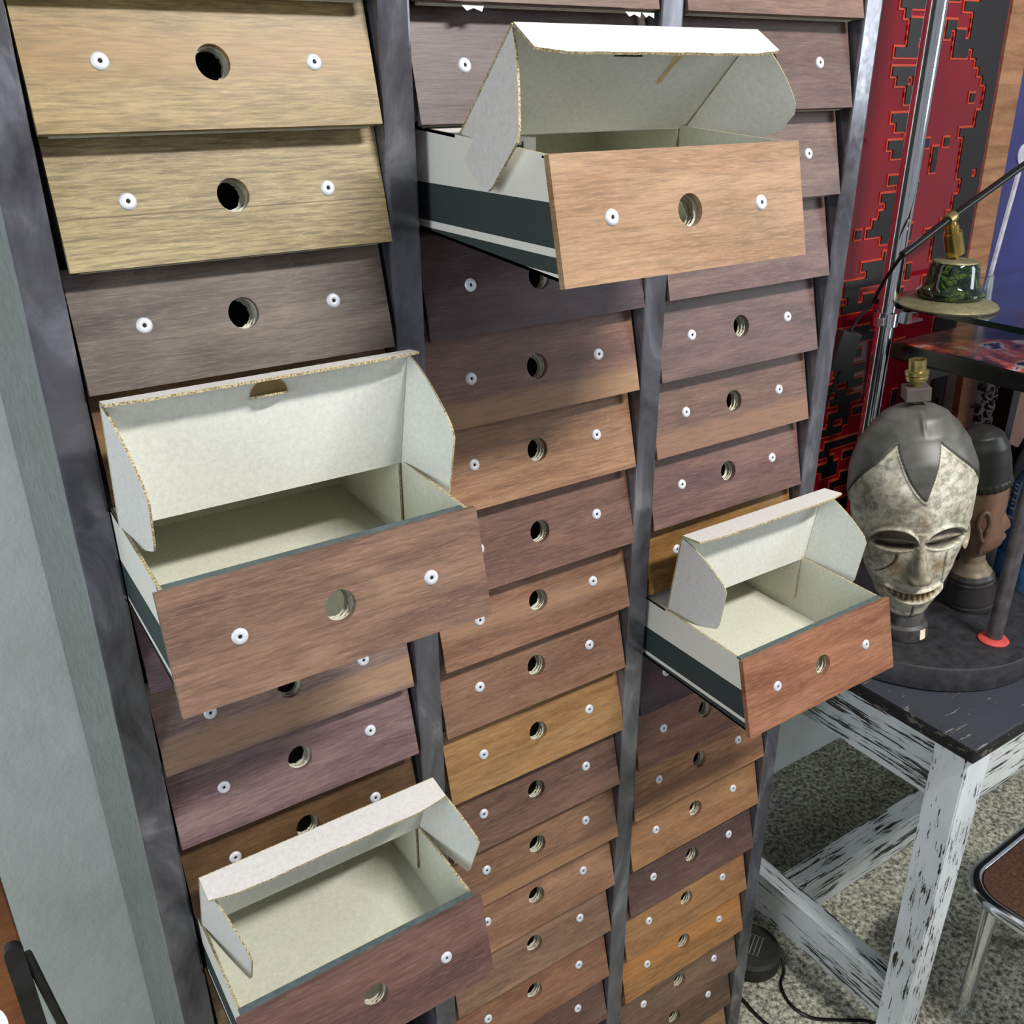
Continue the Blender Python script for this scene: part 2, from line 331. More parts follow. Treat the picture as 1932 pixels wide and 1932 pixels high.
# (column,row): (dark, light, label)
DR = {
(1,-1): ((104,72,58),(130,92,72),'dark brown drawer front cropped at the top of the left column'),
(1,0): ((152,124,70),(180,152,96),'honey coloured scratched drawer front, first full one in the left column'),
(1,1): ((158,134,86),(188,166,116),'pale straw coloured drawer front with a long crack line, second in the left column'),
(1,2): ((98,84,76),(134,118,106),'grey brown drawer front right above the open drawer with the half moon cut lid'),
(1,3): ((118,82,50),(150,112,72),'brown drawer front mostly hidden behind the raised lid of the large left open drawer'),
(1,5): ((112,84,96),(142,112,118),'purplish drawer front hidden under the large left open drawer, only its left edge showing'),
(1,6): ((118,88,96),(160,128,112),'purple brown drawer front with tan streak and knot, just below the large left open drawer'),
(1,7): ((112,84,86),(146,116,112),'mauve brown drawer front with full finger hole between the left column open drawers'),
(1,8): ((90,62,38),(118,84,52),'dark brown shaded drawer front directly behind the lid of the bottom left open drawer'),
(1,10): ((150,112,70),(184,146,98),'tan drawer front peeking out below the bottom left open drawer'),
(2,-1): ((104,76,62),(138,106,88),'brown drawer front with torn card underneath, cropped at the middle column top'),
(2,0): ((78,60,58),(108,88,84),'dark scuffed drawer front behind the left side of the highest open drawer'),
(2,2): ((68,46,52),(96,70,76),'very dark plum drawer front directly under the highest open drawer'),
(2,3): ((116,76,68),(150,104,84),'reddish brown drawer front with a golden lower edge, second below the highest open drawer'),
(2,4): ((144,98,68),(178,132,94),'warm light brown drawer front beside the right flap of the large left open drawer'),
(2,5): ((108,76,68),(148,106,86),'brown drawer front with dark scuffs, left rivet half hidden by the large open drawer'),
(2,6): ((128,86,66),(164,116,86),'brown drawer front with a pale band across its middle, level with the large left open front'),
(2,7): ((132,90,70),(160,118,90),'plain mid brown drawer front just above the golden one in the middle column'),
(2,8): ((154,106,60),(184,138,84),'golden brown swirly grained drawer front halfway down the middle column'),
(2,9): ((110,78,66),(142,104,84),'dark brown drawer front just beneath the golden one in the middle column'),
(2,10): ((124,86,68),(158,116,86),'brown drawer front beside the right flap tip of the bottom left open drawer'),
(2,11): ((142,98,70),(176,130,96),'light brown drawer front beside the top corner of the bottom left open front'),
(2,12): ((126,92,72),(160,122,94),'dull brown drawer front third from the bottom of the middle column'),
(2,13): ((132,86,62),(166,116,84),'orange brown drawer front with scratched right corner, second from the bottom of the middle column'),
(2,14): ((98,68,60),(130,94,80),'dark brown drawer front lowest in the middle column'),
(3,-1): ((104,76,66),(138,104,88),'brown drawer front cropped at the top of the right column'),
(3,0): ((92,68,62),(124,94,84),'dark brown drawer front right of the raised lid of the highest open drawer'),
(3,1): ((100,76,70),(134,106,94),'greyish brown drawer front with one rivet showing right of the highest open drawer'),
(3,2): ((108,80,76),(142,108,98),'mauve brown drawer front showing its lower edge right below the highest open drawer'),
(3,3): ((92,70,68),(126,96,88),'dark mottled drawer front, first with both rivets showing in the right column'),
(3,4): ((112,80,70),(142,106,88),'reddish brown drawer front second above the yellow one in the right column'),
(3,5): ((104,72,70),(136,98,88),'dark red brown drawer front directly above the yellow one in the right column'),
(3,6): ((140,96,46),(174,128,68),'yellow brown drawer front behind the lid of the small right open drawer'),
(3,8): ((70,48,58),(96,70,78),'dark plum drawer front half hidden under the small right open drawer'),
(3,9): ((124,80,66),(158,108,84),'reddish drawer front under the lower left corner of the small right open drawer'),
(3,10): ((156,104,64),(188,134,86),'orange brown drawer front just below the lower corner of the small right open drawer'),
(3,11): ((150,100,64),(182,132,86),'orange brown curly grained drawer front directly above the dark one in the right column'),
(3,12): ((88,62,58),(118,86,76),'dark brown drawer front between orange ones low in the right column'),
(3,13): ((150,100,56),(180,130,80),'orange brown drawer front directly below the dark one in the right column'),
(3,14): ((158,102,50),(190,134,76),'brightest orange drawer front near the bottom of the right column'),
(3,15): ((96,72,56),(134,102,78),'grey brown drawer front directly below the brightest orange one'),
(3,16): ((88,64,50),(122,92,70),'dull brown drawer front second lowest in the right column'),
(3,17): ((150,108,66),(176,134,86),'light tan drawer front lowest in the right column'),
}
# streaks in the boards: (from, to, softness, waviness, colour), heights as a share of the board
BANDS = {(1, 1): (.392, .398, .004, .0008, (84, 66, 40)), (1, 6): (.12, .36, .10, .010, (178, 140, 104)), (2, 3): (.02, .26, .12, .010, (186, 142, 96)), (2, 10): (.02, .20, .1, .01, (176, 128, 86)),
    (2, 6): (.50, .60, .12, .02, (176, 132, 100)), (3, 4): (.05, .30, .12, .01, (160, 116, 86)), (3, 10): (.30, .42, .1, .02, (130, 84, 60)), (3, 14): (.55, .8, .1, .02, (196, 128, 62)), (1, 0): (.62, .72, .2, .02, (172, 134, 80)), (1, 3): (.5, .7, .1, .02, (150, 112, 64))}
for (c, r), (a, b, lab) in DR.items():
    m = wood('wood_%d_%d' % (c, r+2), a, b, band=BANDS.get((c, r)))
    make_drawer(c, r, m, OFF.get((c, r), (R.uniform(-.002, .002), 0, 0)), lab, 0, CART[(c*7+r) % 6])
# ---------------------------------------------------------------- the four pulled out drawers
OPEN = [
 dict(c=1, r=4, d=.2297, t=-.008, ox=-.0096, oz=-.0122, a=(124,90,76), b=(160,122,98), pm='print_b', lab='large open drawer of the left column with a half moon cut in its lid',
   dr=.05, skew=-.001, caR=.562, daR=-.05, yh=.160, phi=1.347, L=.150, tphi=-.126, tl=.030, psL=-.157, psR=.212, b_=.088, ca=.584, da=.163, thumb='flap'),
 dict(c=1, r=9, d=.2123, t=-.0016, ox=-.0050, oz=.0018, a=(108,74,70), b=(142,100,90), pm='print_b', lab='bottom left open drawer with empty carton and creased folded lid edge',
   dr=.03, skew=.001, caR=.694, daR=.018, yh=.171, phi=1.200, L=.138, tphi=.14, tl=.045, psL=-.307, psR=.322, b_=.104, ca=.542, da=.042, thumb=None),
 dict(c=2, r=1, d=.2685, t=-.0085, ox=.0086, oz=-.0185, a=(160,116,76), b=(192,150,108), pm='print_a', lab='highest open drawer with light tan front, torn lid and green striped side',
   dr=.072, skew=.006, caR=.596, daR=.336, yh=.187, phi=.773, L=.151, tphi=.555, tl=.050, psL=.225, psR=.985, b_=.106, ca=.743, da=.216, thumb='slit'),
 dict(c=3, r=7, d=.2443, t=.0076, ox=-.0010, oz=-.0086, a=(146,86,58), b=(182,120,86), pm='print_b', lab='small open drawer with reddish front, pulled out beside the carved mask',
   dr=-.005, skew=.006, caR=.598, daR=-.032, yh=.182, phi=1.427, L=.145, tphi=-.102, tl=.045, psL=-.144, psR=.228, b_=.099, ca=.67, da=.147, thumb='slit'),
]
for i, q in enumerate(OPEN):
    yf = H*ST; hinge = yf+q['yh']
    cdr = (.05, .01, .065, .022)[i]; cm = carton_mesh(random.Random(40+i), .40, cdr, hinge, M[q['pm']])
    m = wood('wood_open_%d' % i, q['a'], q['b'])
    root = make_drawer(q['c'], q['r'], m, (q['ox'], q['oz'], q['d']), q['lab'], q['t'], cm, 'pulled out open drawers with raised lids')
    phi = q['phi']; l = Vector((0, -math.cos(phi), math.sin(phi))); n = Vector((0, -math.sin(phi), -math.cos(phi)))
    zt = BH+cdr*hinge-.0026; hw = W/2-.0062; t = .0032
    A = {-1: Vector((-hw+q['skew'], hinge, zt)), 1: Vector((hw+q['skew'], hinge, zt))}
    L = q['L']; bm = bmesh.new()
    slab(bm, [A[-1], A[1], A[1]+l*L, A[-1]+l*L], -n*t, 0, 2, 1)
    mats = [M['card'], M['edge'], M['card_grey']]
    lid = new_obj('lid', bm, mats, root)
    for sx, ps, ca, da in ((-1, q['psL'], q['ca'], q['da']), (1, q['psR'], q['caR'], q['daR'])):
        e = n*math.cos(ps)+Vector((sx, 0, 0))*math.sin(ps); b_ = q['b_']; nn = e.cross(l)*1.0
        if nn.x*sx < 0: nn = -nn
        o = A[sx]-Vector((sx*.0006, 0, 0)); pts = []
        for k in range(9):      # lower rounded edge
            s = k/8; pts.append(o+e*(b_*.97*s)+l*L*(da*s**1.6-.035*math.sin(PI*s)))
        pts.append(o+e*b_+l*L*(da+.06)); pts.append(o+e*b_+l*L*(ca-.03))
        for k in range(1, 12):    # upper curved edge
            s = k/11; pts.append(o+e*(b_*(1-s)**.72)+l*L*(ca+(.985-ca)*s**.9))
        bm = bmesh.new(); slab(bm, pts, -nn*.0026, 2, 0, 1); new_obj('side_flap', bm, mats, lid)
    td = Vector((0, -math.cos(q['tphi']), -math.sin(q['tphi']))); tl = q['tl']; bm = bmesh.new(); rr = random.Random(3+i)
    B0, B1 = A[-1]+l*(L+.0005), A[1]+l*(L+.0005); up = td.cross(Vector((1, 0, 0)));
    if up.z < 0: up = -up
    N = 28; front = []
    for k in range(N+1):
        s = k/N; e0 = .012*(1-min(1, s*9)) + .012*(1-min(1, (1-s)*9)); front.append(B0.lerp(B1, s)+td*(tl-e0*.6+rr.uniform(-.0007, .0007)))
    slab(bm, [B0]+front+[B1], up*.003, 0, 2, 1); new_obj('front_tab', bm, mats, lid)
    mid = (A[-1]+A[1])/2+l*L*(.76 if i == 2 else .86)
    if q['thumb'] == 'flap':
        bm = bmesh.new(); c0 = mid+n*.0004; r = .021; pt = [c0+Vector((r*math.cos(a), 0, 0))+l*r*.9*math.sin(a) for a in [PI*k/16 for k in range(17)]]
        slab(bm, pt, n*.0008, 0, 0, 0); new_obj('finger_cut', bm, [M['kraft'] if 'kraft' in M else plain('brown_kraft', (128, 104, 66), .9)], lid)
        bm = bmesh.new(); d2 = (n*.86+l*.5).normalized(); pt = [c0+Vector((r*math.cos(a), 0, 0))+d2*r*.8*math.sin(a) for a in [PI*k/16 for k in range(17)]]
        slab(bm, pt, (l*.9-n*.3).normalized()*-.0024, 2, 2, 1); new_obj('finger_flap', bm, mats, lid)
    elif q['thumb'] == 'slit':
        bm = bmesh.new(); c0 = mid+n*.0004; r = .020; pt = [c0+Vector((r*math.cos(a), 0, 0))+l*r*.35*math.sin(a) for a in [PI*k/16 for k in range(17)]]
        slab(bm, pt, n*.0006, 0, 0, 0); new_obj('finger_slit', bm, [M['black']], lid)
    if i == 2:
        bm = bmesh.new(); c0 = mid+Vector((.072, 0, 0))+n*.0006
        pt = [c0+Vector((x, 0, 0))+l*z for x, z in ((-.002, .012), (.006, .010), (.005, -.004), (.002, -.016), (.001, -.036), (-.003, -.040), (-.004, -.028), (-.002, -.012), (-.004, .0))]
        slab(bm, pt, n*.0008, 0, 0, 0); M['kraft'] = plain('torn_kraft', (206, 176, 122), .9); new_obj('torn_strip', bm, M['kraft'], lid)
M['paper'] = plain('white_paper', (222, 221, 212), .8); M['ink'] = plain('black_ink', (20, 20, 22), .7)
def text_mesh(name, s, size, mat, parent, loc, rot, ext=.0003):
    cu = bpy.data.curves.new(name, 'FONT'); cu.body = s; cu.size = size; cu.extrude = ext; cu.offset = size*.02; cu.align_x = 'CENTER'; cu.align_y = 'CENTER'
    o = bpy.data.objects.new(name, cu); col.objects.link(o); bpy.context.view_layer.update()
    me = bpy.data.meshes.new_from_object(o); bpy.data.objects.remove(o); me.materials.clear(); me.materials.append(mat)
    r = bpy.data.objects.new(name, me); col.objects.link(r); r.parent = parent; r.location = loc; r.rotation_euler = rot; return r
# small printed carton inside the highest open drawer
sb = empty('small_carton', (-.105, -.085, -.1185)); tag(sb, 'small white carton with a printed letter and black band inside the highest open drawer', 'box')
bm = bmesh.new(); box(bm, -.045, .030, 0, .10, 0, .1045, bev=.001); new_obj('box_body', bm, M['paper'], sb)
bm = bmesh.new(); box(bm, -.0452, .0302, -.0008, .05, .030, .084); new_obj('printed_band', bm, M['ink'], sb)
text_mesh('printed_letter', 'H', .013, M['ink'], sb, (.008, -.0006, .0955), (PI/2, 0, 0))
# white scraps of torn card hanging from drawer edges
for k, (x, y, z, sx) in enumerate([(-.10, .006, S-.0035, .030), (.135, .006, S-.0035, .026), (.16, .006, S-.004, .02)]):
    bm = bmesh.new(); pt = [(x-sx/2, y, z), (x-sx/3, y-.004, z-.006), (x, y-.002, z-.003), (x+sx/3, y-.004, z-.0065), (x+sx/2, y, z)]
    slab(bm, pt, (0, .001, .0005), 0, 0, 0); tag(new_obj('card_scrap', bm, M['paper']), 'torn scrap of white card hanging under the top cropped drawer, %s' % ('left end', 'right of centre', 'right corner')[k], 'paper scrap', 'torn card scraps')
# ---------------------------------------------------------------- painted table
def chippy(name, c, chip=(52, 40, 30), s=(14, 14, 2.2), thr=.44):
    n = NT(name, .6, 0, .35); v = n.coords(s); f = n.noise(v, 3.2, 7, .72, .35)
    v2 = n.coords((1, 1, 1)); f2 = n.noise(v2, 5, 3, .6)
    th = n.add('ShaderNodeMath', operation='MULTIPLY_ADD'); th.inputs[1].default_value = .35; n.l(f2, th.inputs[0]); n.l(f, th.inputs[2])
    base = n.ramp(f2, [(.35, tuple(int(x*.86) for x in c)), (.65, c)])
    out = n.mix(n.ramp(th.outputs[0], [(thr+.135, G1), (thr+.15, G0)]), base, chip)
    n.bump(n.ramp(th.outputs[0], [(thr+.13, G0), (thr+.16, G1)]), .5, .001); return n.color(out)
M['wp_v'] = chippy('white_paint_upright', (214, 219, 222), s=(40, 40, 5), thr=.46)
M['wp_y'] = chippy('white_paint_rail_deep', (206, 211, 212), (44, 40, 36), (44, 3.0, 44), .475)
M['wp_x'] = chippy('white_paint_rail_long', (206, 211, 208), (50, 44, 38), (3.0, 44, 44), .47)
M['bk_top'] = chippy('black_paint_top', (56, 58, 66), (118, 114, 110), (6, 34, 14), .405)
M['bk_edge'] = chippy('black_paint_edge', (26, 26, 27), (92, 88, 80), (12, 12, 26), .42)
TX, TY, TZ = .831, -.2953, -1.15
tb = empty('painted_table', (TX, TY, FLOOR)); tag(tb, 'chipped white painted table with a worn black top, standing right of the rack', 'table')
tz = TZ-FLOOR; TL, TD = 1.75, .87
bm = bmesh.new(); box(bm, 0, TL, 0, TD, tz-.034, tz, bev=.006); o = new_obj('table_top', bm, [M['bk_top'], M['bk_edge']], tb)
for p in o.data.polygons:
    if abs(p.normal.z) < .7: p.material_index = 1
def leg(x, y, sx, sy):
    bm = bmesh.new(); a = .088; b = .066; z1 = tz-.0345
    X = lambda s: (x, x+sx*s); Y = lambda s: (y, y+sy*s)
    lo = [(x, y), (x+sx*b, y), (x+sx*b, y+sy*b), (x, y+sy*b)]; ay = .076; by = .062; lo = [(x, y), (x+sx*b, y), (x+sx*b, y+sy*by), (x, y+sy*by)]; hi = [(x, y), (x+sx*a, y), (x+sx*a, y+sy*ay), (x, y+sy*ay)]
    fs = hexa(bm, [(p[0], p[1], 0) for p in lo]+[(p[0], p[1], z1) for p in hi])
    bmesh.ops.bevel(bm, geom=list({e for f in fs for e in f.edges}), offset=.003, segments=2, affect='EDGES'); new_obj('leg', bm, M['wp_v'], tb)
ix, iy = .018, .018
leg(ix, iy, 1, 1); leg(ix, TD-iy, 1, -1); leg(TL-ix, iy, -1, 1); leg(TL-ix, TD-iy, -1, -1)
def part(name, m, *b, bev=.002):
    bm = bmesh.new(); box(bm, *b, bev=bev); return new_obj(name, bm, m, tb)
az1 = tz-.0355; az0 = tz-.185
part('apron', M['wp_y'], ix+.006, ix+.028, iy+.0765, TD-iy-.0765, az0, az1)
part('apron', M['wp_y'], TL-ix-.028, TL-ix-.006, iy+.0765, TD-iy-.0765, az0, az1)
part('apron', M['wp_x'], ix+.0885, TL-ix-.0885, iy+.006, iy+.028, az0, az1)
part('apron', M['wp_x'], ix+.0885, TL-ix-.0885, TD-iy-.028, TD-iy-.006, az0, az1)
sz1 = -1.895-FLOOR; sz0 = -2.02-FLOOR
part('side_stretcher', M['wp_y'], ix+.004, ix+.056, iy+.064, TD-iy-.064, sz0, sz1)
part('side_stretcher', M['wp_y'], TL-ix-.056, TL-ix-.004, iy+.064, TD-iy-.064, sz0, sz1)
part('cross_stretcher', M['wp_x'], ix+.0565, TL-ix-.0565, TD/2-.032-.02, TD/2+.032-.02, sz0+.004, sz1-.004)
# ---------------------------------------------------------------- round base disc with pipe
M['disc'] = plain('black_stained_wood', (38, 38, 41), .55, 0, .35, 60); M['pipe'] = plain('worn_grey_pipe', (104, 98, 102), .42, .7, .2, 40); M['redrub'] = plain('red_rubber', (186, 66, 58), .7)
ld = empty('lamp_stand', (1.134, .078, TZ+.0005)); tag(ld, 'round black wooden base with a grey metal pipe rising from it, on the painted table', 'lamp stand')
bm = bmesh.new(); lathe(bm, [(0, 0), (.284, 0), (.288, .004), (.288, .055), (.285, .059), (0, .059)], seg=96); new_obj('round_base', bm, M['disc'], ld, True)
bm = bmesh.new(); tube(bm, [(0, -.209, .060), (0, -.209, 1.5)], .0165, 20); new_obj('pipe', bm, M['pipe'], ld, True)
bm = bmesh.new(); lathe(bm, [(.017, .0595), (.031, .0597), (.032, .063), (.028, .067), (.0172, .069)], (0, -.209, 0), 28); new_obj('collar', bm, M['redrub'], ld, True)
ZD = TZ+.0600
# ---------------------------------------------------------------- carved mask head
def interp(tab, t):
    for (a, va), (b, vb) in zip(tab, tab[1:]):
        if t <= b:
            s = (t-a)/(b-a); s = s*s*(3-2*s)*.35+s*.65; return va+(vb-va)*s
    return tab[-1][1]
def sm(x, a, b):
    t = max(0, min(1, (x-a)/(b-a))); return t*t*(3-2*t)
def g(x, s): return math.exp(-(x/s)**2)
HM = .485
WT = [(0, .022), (.05, .044), (.15, .068), (.28, .092), (.4, .110), (.52, .121), (.63, .125), (.74, .121), (.84, .105), (.91, .084), (.96, .060), (.985, .038), (1, .004)]
DF = [(0, .020), (.05, .047), (.15, .068), (.28, .082), (.42, .094), (.55, .110), (.68, .118), (.8, .108), (.9, .080), (.96, .054), (.985, .034), (1, .003)]
def mix3(a, b, f): return tuple(x+(y-x)*f for x, y in zip(a, b))
def face_feat(s, t, fr, R_):
    """displacement along the outward direction and paint colour; s lateral (units), t height 0..1, fr frontness"""
    s0 = s; s = s/.9; d = 0; cr = (240, 236, 218); dark = (52, 48, 44)
    n1 = math.sin(s*91+3*math.sin(t*31))*math.sin(t*77+2*math.sin(s*60)); n2 = math.sin(s*37+5*t)*math.sin(t*23-s*19)
    c = mix3(cr, (140, 136, 120), max(0, min(.75, .30+.10*n1+.16*n2)))
    c = mix3(c, (96, 68, 34), .75*g(s+.004, .016)*g(t-.56, .08)*(.6+.4*n1)); c = mix3(c, (122, 84, 44), .6*g(abs(s)-.045, .016)*g(t-.32, .035)); c = mix3(c, (240, 236, 214), .5*g(s-.05, .03)*g(t-.40, .05))
    if fr <= 0.05: return 0, mix3(c, (110, 104, 90), .4)
    a = abs(s)
    # brow ridge and sockets
    ex = (a-.056)/.049; arc = .495+.055*max(0, 1-ex*ex)**.5 - .012*(a < .02) if abs(ex) < 1 else .0
    if abs(ex) < 1:
        top = .440+.072*(1-ex*ex)**.6; bot = .440-.030*(1-ex*ex)**.7
        inside = sm(t, bot-.004, bot+.006)*(1-sm(t, top-.006, top+.004))
        d -= .010*inside; c = mix3(c, (84, 76, 66), .85*inside)
        lid_ = g(t-(.446+.014*(1-ex*ex)), .010)*inside; d += .0085*lid_; c = mix3(c, (150, 142, 122), .8*lid_)
        slit = g(t-(.430-.006*(1-ex*ex)), .0065)*sm(1-abs(ex), .08, .25); d -= .007*slit; c = mix3(c, (14, 12, 10), min(1, 1.2*slit))
        low = g(t-(bot-.006), .006); d += .003*low; c = mix3(c, (226, 220, 196), .5*low)
        br = g(t-(top+.008), .009); d += .0065*br; c = mix3(c, (232, 228, 208), .75*br)
    # nose
    if .235 < t < .50:
        wn = .0095+.013*sm(.42-t, 0, .14); h = .006+.027*sm(.47-t, 0, .17); h *= sm(t, .245, .262)
        d += h*math.exp(-(a/wn)**2.6); c = mix3(c, (136, 128, 104), .45*math.exp(-(a/wn)**4))
        nb = g(a-.018, .009)*g(t-.275, .018); d += .010*nb; c = mix3(c, (104, 84, 62), .6*nb)
    c = mix3(c, (98, 86, 96), .75*g(t-.236, .010)*g(a, .026))
    # mouth: a wide smile
    mw = .064
    if a < mw*1.15:
        k = a/mw; mt = .158+.046*k*k; op = .022*max(0, 1-k*k)**.6
        up = g(t-(mt+op+.008), .007)*(1-sm(a, mw*.9, mw*1.12)); dn = g(t-(mt-op-.008), .008)*(1-sm(a, mw*.9, mw*1.12)); d += .0075*up+.009*dn
        c = mix3(c, (222, 212, 184), .75*max(up, dn))
        ins = 1-sm(abs(t-mt), op*.8, op*1.05+.0005) if op > .001 else 0
        tooth = .5+.5*math.cos(a*2*PI/.0125); d += ins*(-.004+.0035*tooth); c = mix3(c, mix3((70, 46, 26), (186, 156, 110), tooth), ins*.95)
        ed = g(abs(t-mt)-op-.001, .003)*ins; c = mix3(c, (40, 26, 16), .6*ed)
    # chin groove, cheek lines
    ch = g(s-.001, .0022)*(1-sm(t, .095, .11)); d -= .004*ch; c = mix3(c, dark, .8*ch)
    if .20 < t < .385:
        cl = g(s-.062, .0018); d -= .0025*cl; c = mix3(c, dark, .8*cl)
        x0 = -.050-.058*((.385-t)/.14)**2; cl = g(s-x0, .0028)*sm(t, .26, .28); d -= .004*cl; c = mix3(c, (62, 48, 34), .8*cl)
    return d*min(1, fr*2.2), c
def hair_amount(th, s, t):
    wv = .056 if s < 0 else .034; a = abs(s); t0 = math.asin(wv/.108)
    if abs(th) < t0: lim = .655+.225*min(1, math.sin(abs(th))*.108/wv)**(1.4 if s < 0 else .95)
    else:
        lim = .88-.30*min(1, (abs(th)-t0)/(1.75-t0))
        if abs(th) > 1.9: lim = .58-.30*sm(abs(th), 1.9, 2.5)
    return lim
mh = empty('mask_lamp', (.998, -.002, ZD), (0, math.radians(0), 0)); tag(mh, 'carved pale mask head lamp with dark hair cap and toothy smile on round base', 'mask lamp')
mh.rotation_euler = Euler((math.radians(-2), math.radians(-6.5), math.radians(-41)), 'XYZ')
def head_mesh(NT_=230, NZ=230, hair=False):
    bm = bmesh.new(); cl = bm.loops.layers.float_color.new('paint'); rows = []; cols = {}
    for j in range(NZ+1):
        t = j/NZ; t = t if t < .9 else t; w_ = interp(WT, t); d_ = interp(DF, t); row = []
        for i in range(NT_):
            th = -PI+2*PI*i/NT_
            # more columns towards the face
            th = th-.55*math.sin(th)*1.0 if True else th
            x = w_*math.sin(th); y = -(d_ if math.cos(th) > 0 else d_*.95)*math.cos(th)
            fr = math.cos(th); d, c = face_feat(x, t, fr, None)
            lim = hair_amount(th, x, t); hr = sm(t-lim, -.004, .006)
            out = Vector((math.sin(th)/max(w_, .02), -math.cos(th)/max(d_, .02), 0)).normalized()
            if hair:
                crest = .006*g(x, .004)*(1 if y < .02 or True else 1)*sm(t, .9, .97)
                row.append((bm.verts.new(Vector((x, y, t*HM))+out*(-.004+.0085*hr+crest*hr)+Vector((0, 0, .004*hr*sm(t, .9, 1)))), lim, t, (70, 70, 66)))
            else:
                tr = .003*g(t-lim+.010, .006); row.append((bm.verts.new(Vector((x, y, t*HM))+out*(d+tr)), lim, t, mix3(c, (226, 220, 196), .5*g(t-lim+.012, .006) if fr > 0 else 0)))
        rows.append(row)
    for A, B in zip(rows, rows[1:]):
        for i in range(NT_):
            k = (i+1) % NT_
            q = (A[i], A[k], B[k], B[i])
            if hair and all(v[2] < v[1]-.008 for v in q): continue
            f = bm.faces.new([v[0] for v in q]); f.smooth = True
            for lp, v in zip(f.loops, q): lp[cl] = lin([int(x) for x in v[3]])
    if not hair:
        f = bm.faces.new([v[0] for v in rows[0]][::-1])
    f = bm.faces.new([v[0] for v in rows[-1]])
    for lp in f.loops: lp[cl] = lin((70, 70, 66))
    return bm
def paint_mat(name, rough, var, tint=190):
    n = NT(name, rough, 0, .4); at = n.add('ShaderNodeAttribute'); at.attribute_name = 'paint'
    v = n.coords((1, 1, 1)); f = n.noise(v, 70, 7, .75); f2 = n.noise(v, 16, 6, .7, .3)
    c = n.mix(n.ramp(f, [(.42, (var, var, var)), (.54, G0)]), at.outputs['Color'], (44, 40, 32))
    c = n.mix(n.ramp(f2, [(.40, (tint,)*3), (.60, G0)]), c, (98, 92, 70)); n.bump(f, .15, .001); return n.color(c)
M['maskpaint'] = paint_mat('aged_mask_paint', .5, 190); M['hair'] = plain('dark_hair_paint', (74, 73, 68), .45, 0, .2, 30)
hd = new_obj('head', head_mesh(), M['maskpaint'], mh, False, (0, 0, .048))
for p in hd.data.polygons: p.use_smooth = True
hc = new_obj('hair_cap', head_mesh(150, 150, True), M['hair'], mh, False, (0, 0, .048))
for p in hc.data.polygons: p.use_smooth = True
for sx in (-1, 1):
    bm = bmesh.new(); lathe(bm, [(0, -.004), (.016, -.002), (.018, .003), (.012, .004), (.010, 0), (0, -.001)], seg=24); bm.transform(Matrix.Diagonal((1.0, 1.75, 1, 1)))
    bm.transform(Matrix.Rotation(PI/2, 4, 'X') @ Matrix.Identity(4)); new_obj('ear', bm, plain('ear_paint', (176, 166, 138), .5) if sx < 0 else M['ear'] if 'ear' in M else plain('ear_paint', (176, 166, 138), .5), mh, True, (sx*.110, -.012, .048+.40*HM), (0, 0, sx*math.radians(50)))
bm = bmesh.new(); lathe(bm, [(0, 0), (.046, 0), (.048, .006), (.047, .030), (.040, .036), (.038, .056), (.030, .075), (0, .078)], seg=40); new_obj('neck_base', bm, plain('dark_base_paint', (66, 64, 62), .5, 0, .3, 60), mh, True)
bm = bmesh.new()
pts = []
for k in range(3): a = -PI/2+math.radians(26+k*9); pts.append((.0482*math.cos(a), .0482*math.sin(a), .006))
pt2 = [(p[0]*.995, p[1]*.995, .029) for p in pts[::-1]]
slab(bm, pts+pt2, (.0012, -.0012, 0), 0, 0, 0); new_obj('price_sticker', bm, plain('cream_sticker', (236, 214, 190), .7), mh)
M['brass'] = plain('dusty_brass', (150, 138, 88), .35, .85, .2, 60); M['bwood'] = plain('dark_wood_block', (74, 68, 62), .6)
zt = .048+HM-.018
bm = bmesh.new(); tube(bm, [(0, 0, zt-.01), (0, 0, zt+.030)], .010, 16); new_obj('lamp_stem', bm, M['bwood'], mh, True)
bm = bmesh.new(); box(bm, -.024, .024, -.024, .024, zt+.030, zt+.058, bev=.002); new_obj('wood_block', bm, M['bwood'], mh)
bm = bmesh.new(); lathe(bm, [(0, .0585), (.010, .0585), (.011, .065), (.020, .069), (.022, .076), (.019, .079), (.023, .082), (.023, .088), (.017, .090), (.017, .112), (.0150, .112), (.0150, .096), (0, .095)], (0, 0, zt), 28); new_obj('bulb_holder', bm, M['brass'], mh, True)
# ---------------------------------------------------------------- carved wooden bust in profile
bu = empty('carved_bust', (1.236, -.008, ZD), (math.radians(-8), 0, math.radians(-33+90+6))); tag(bu, 'brown carved wooden head with dark cap seen in profile, behind the mask lamp', 'carved figure')
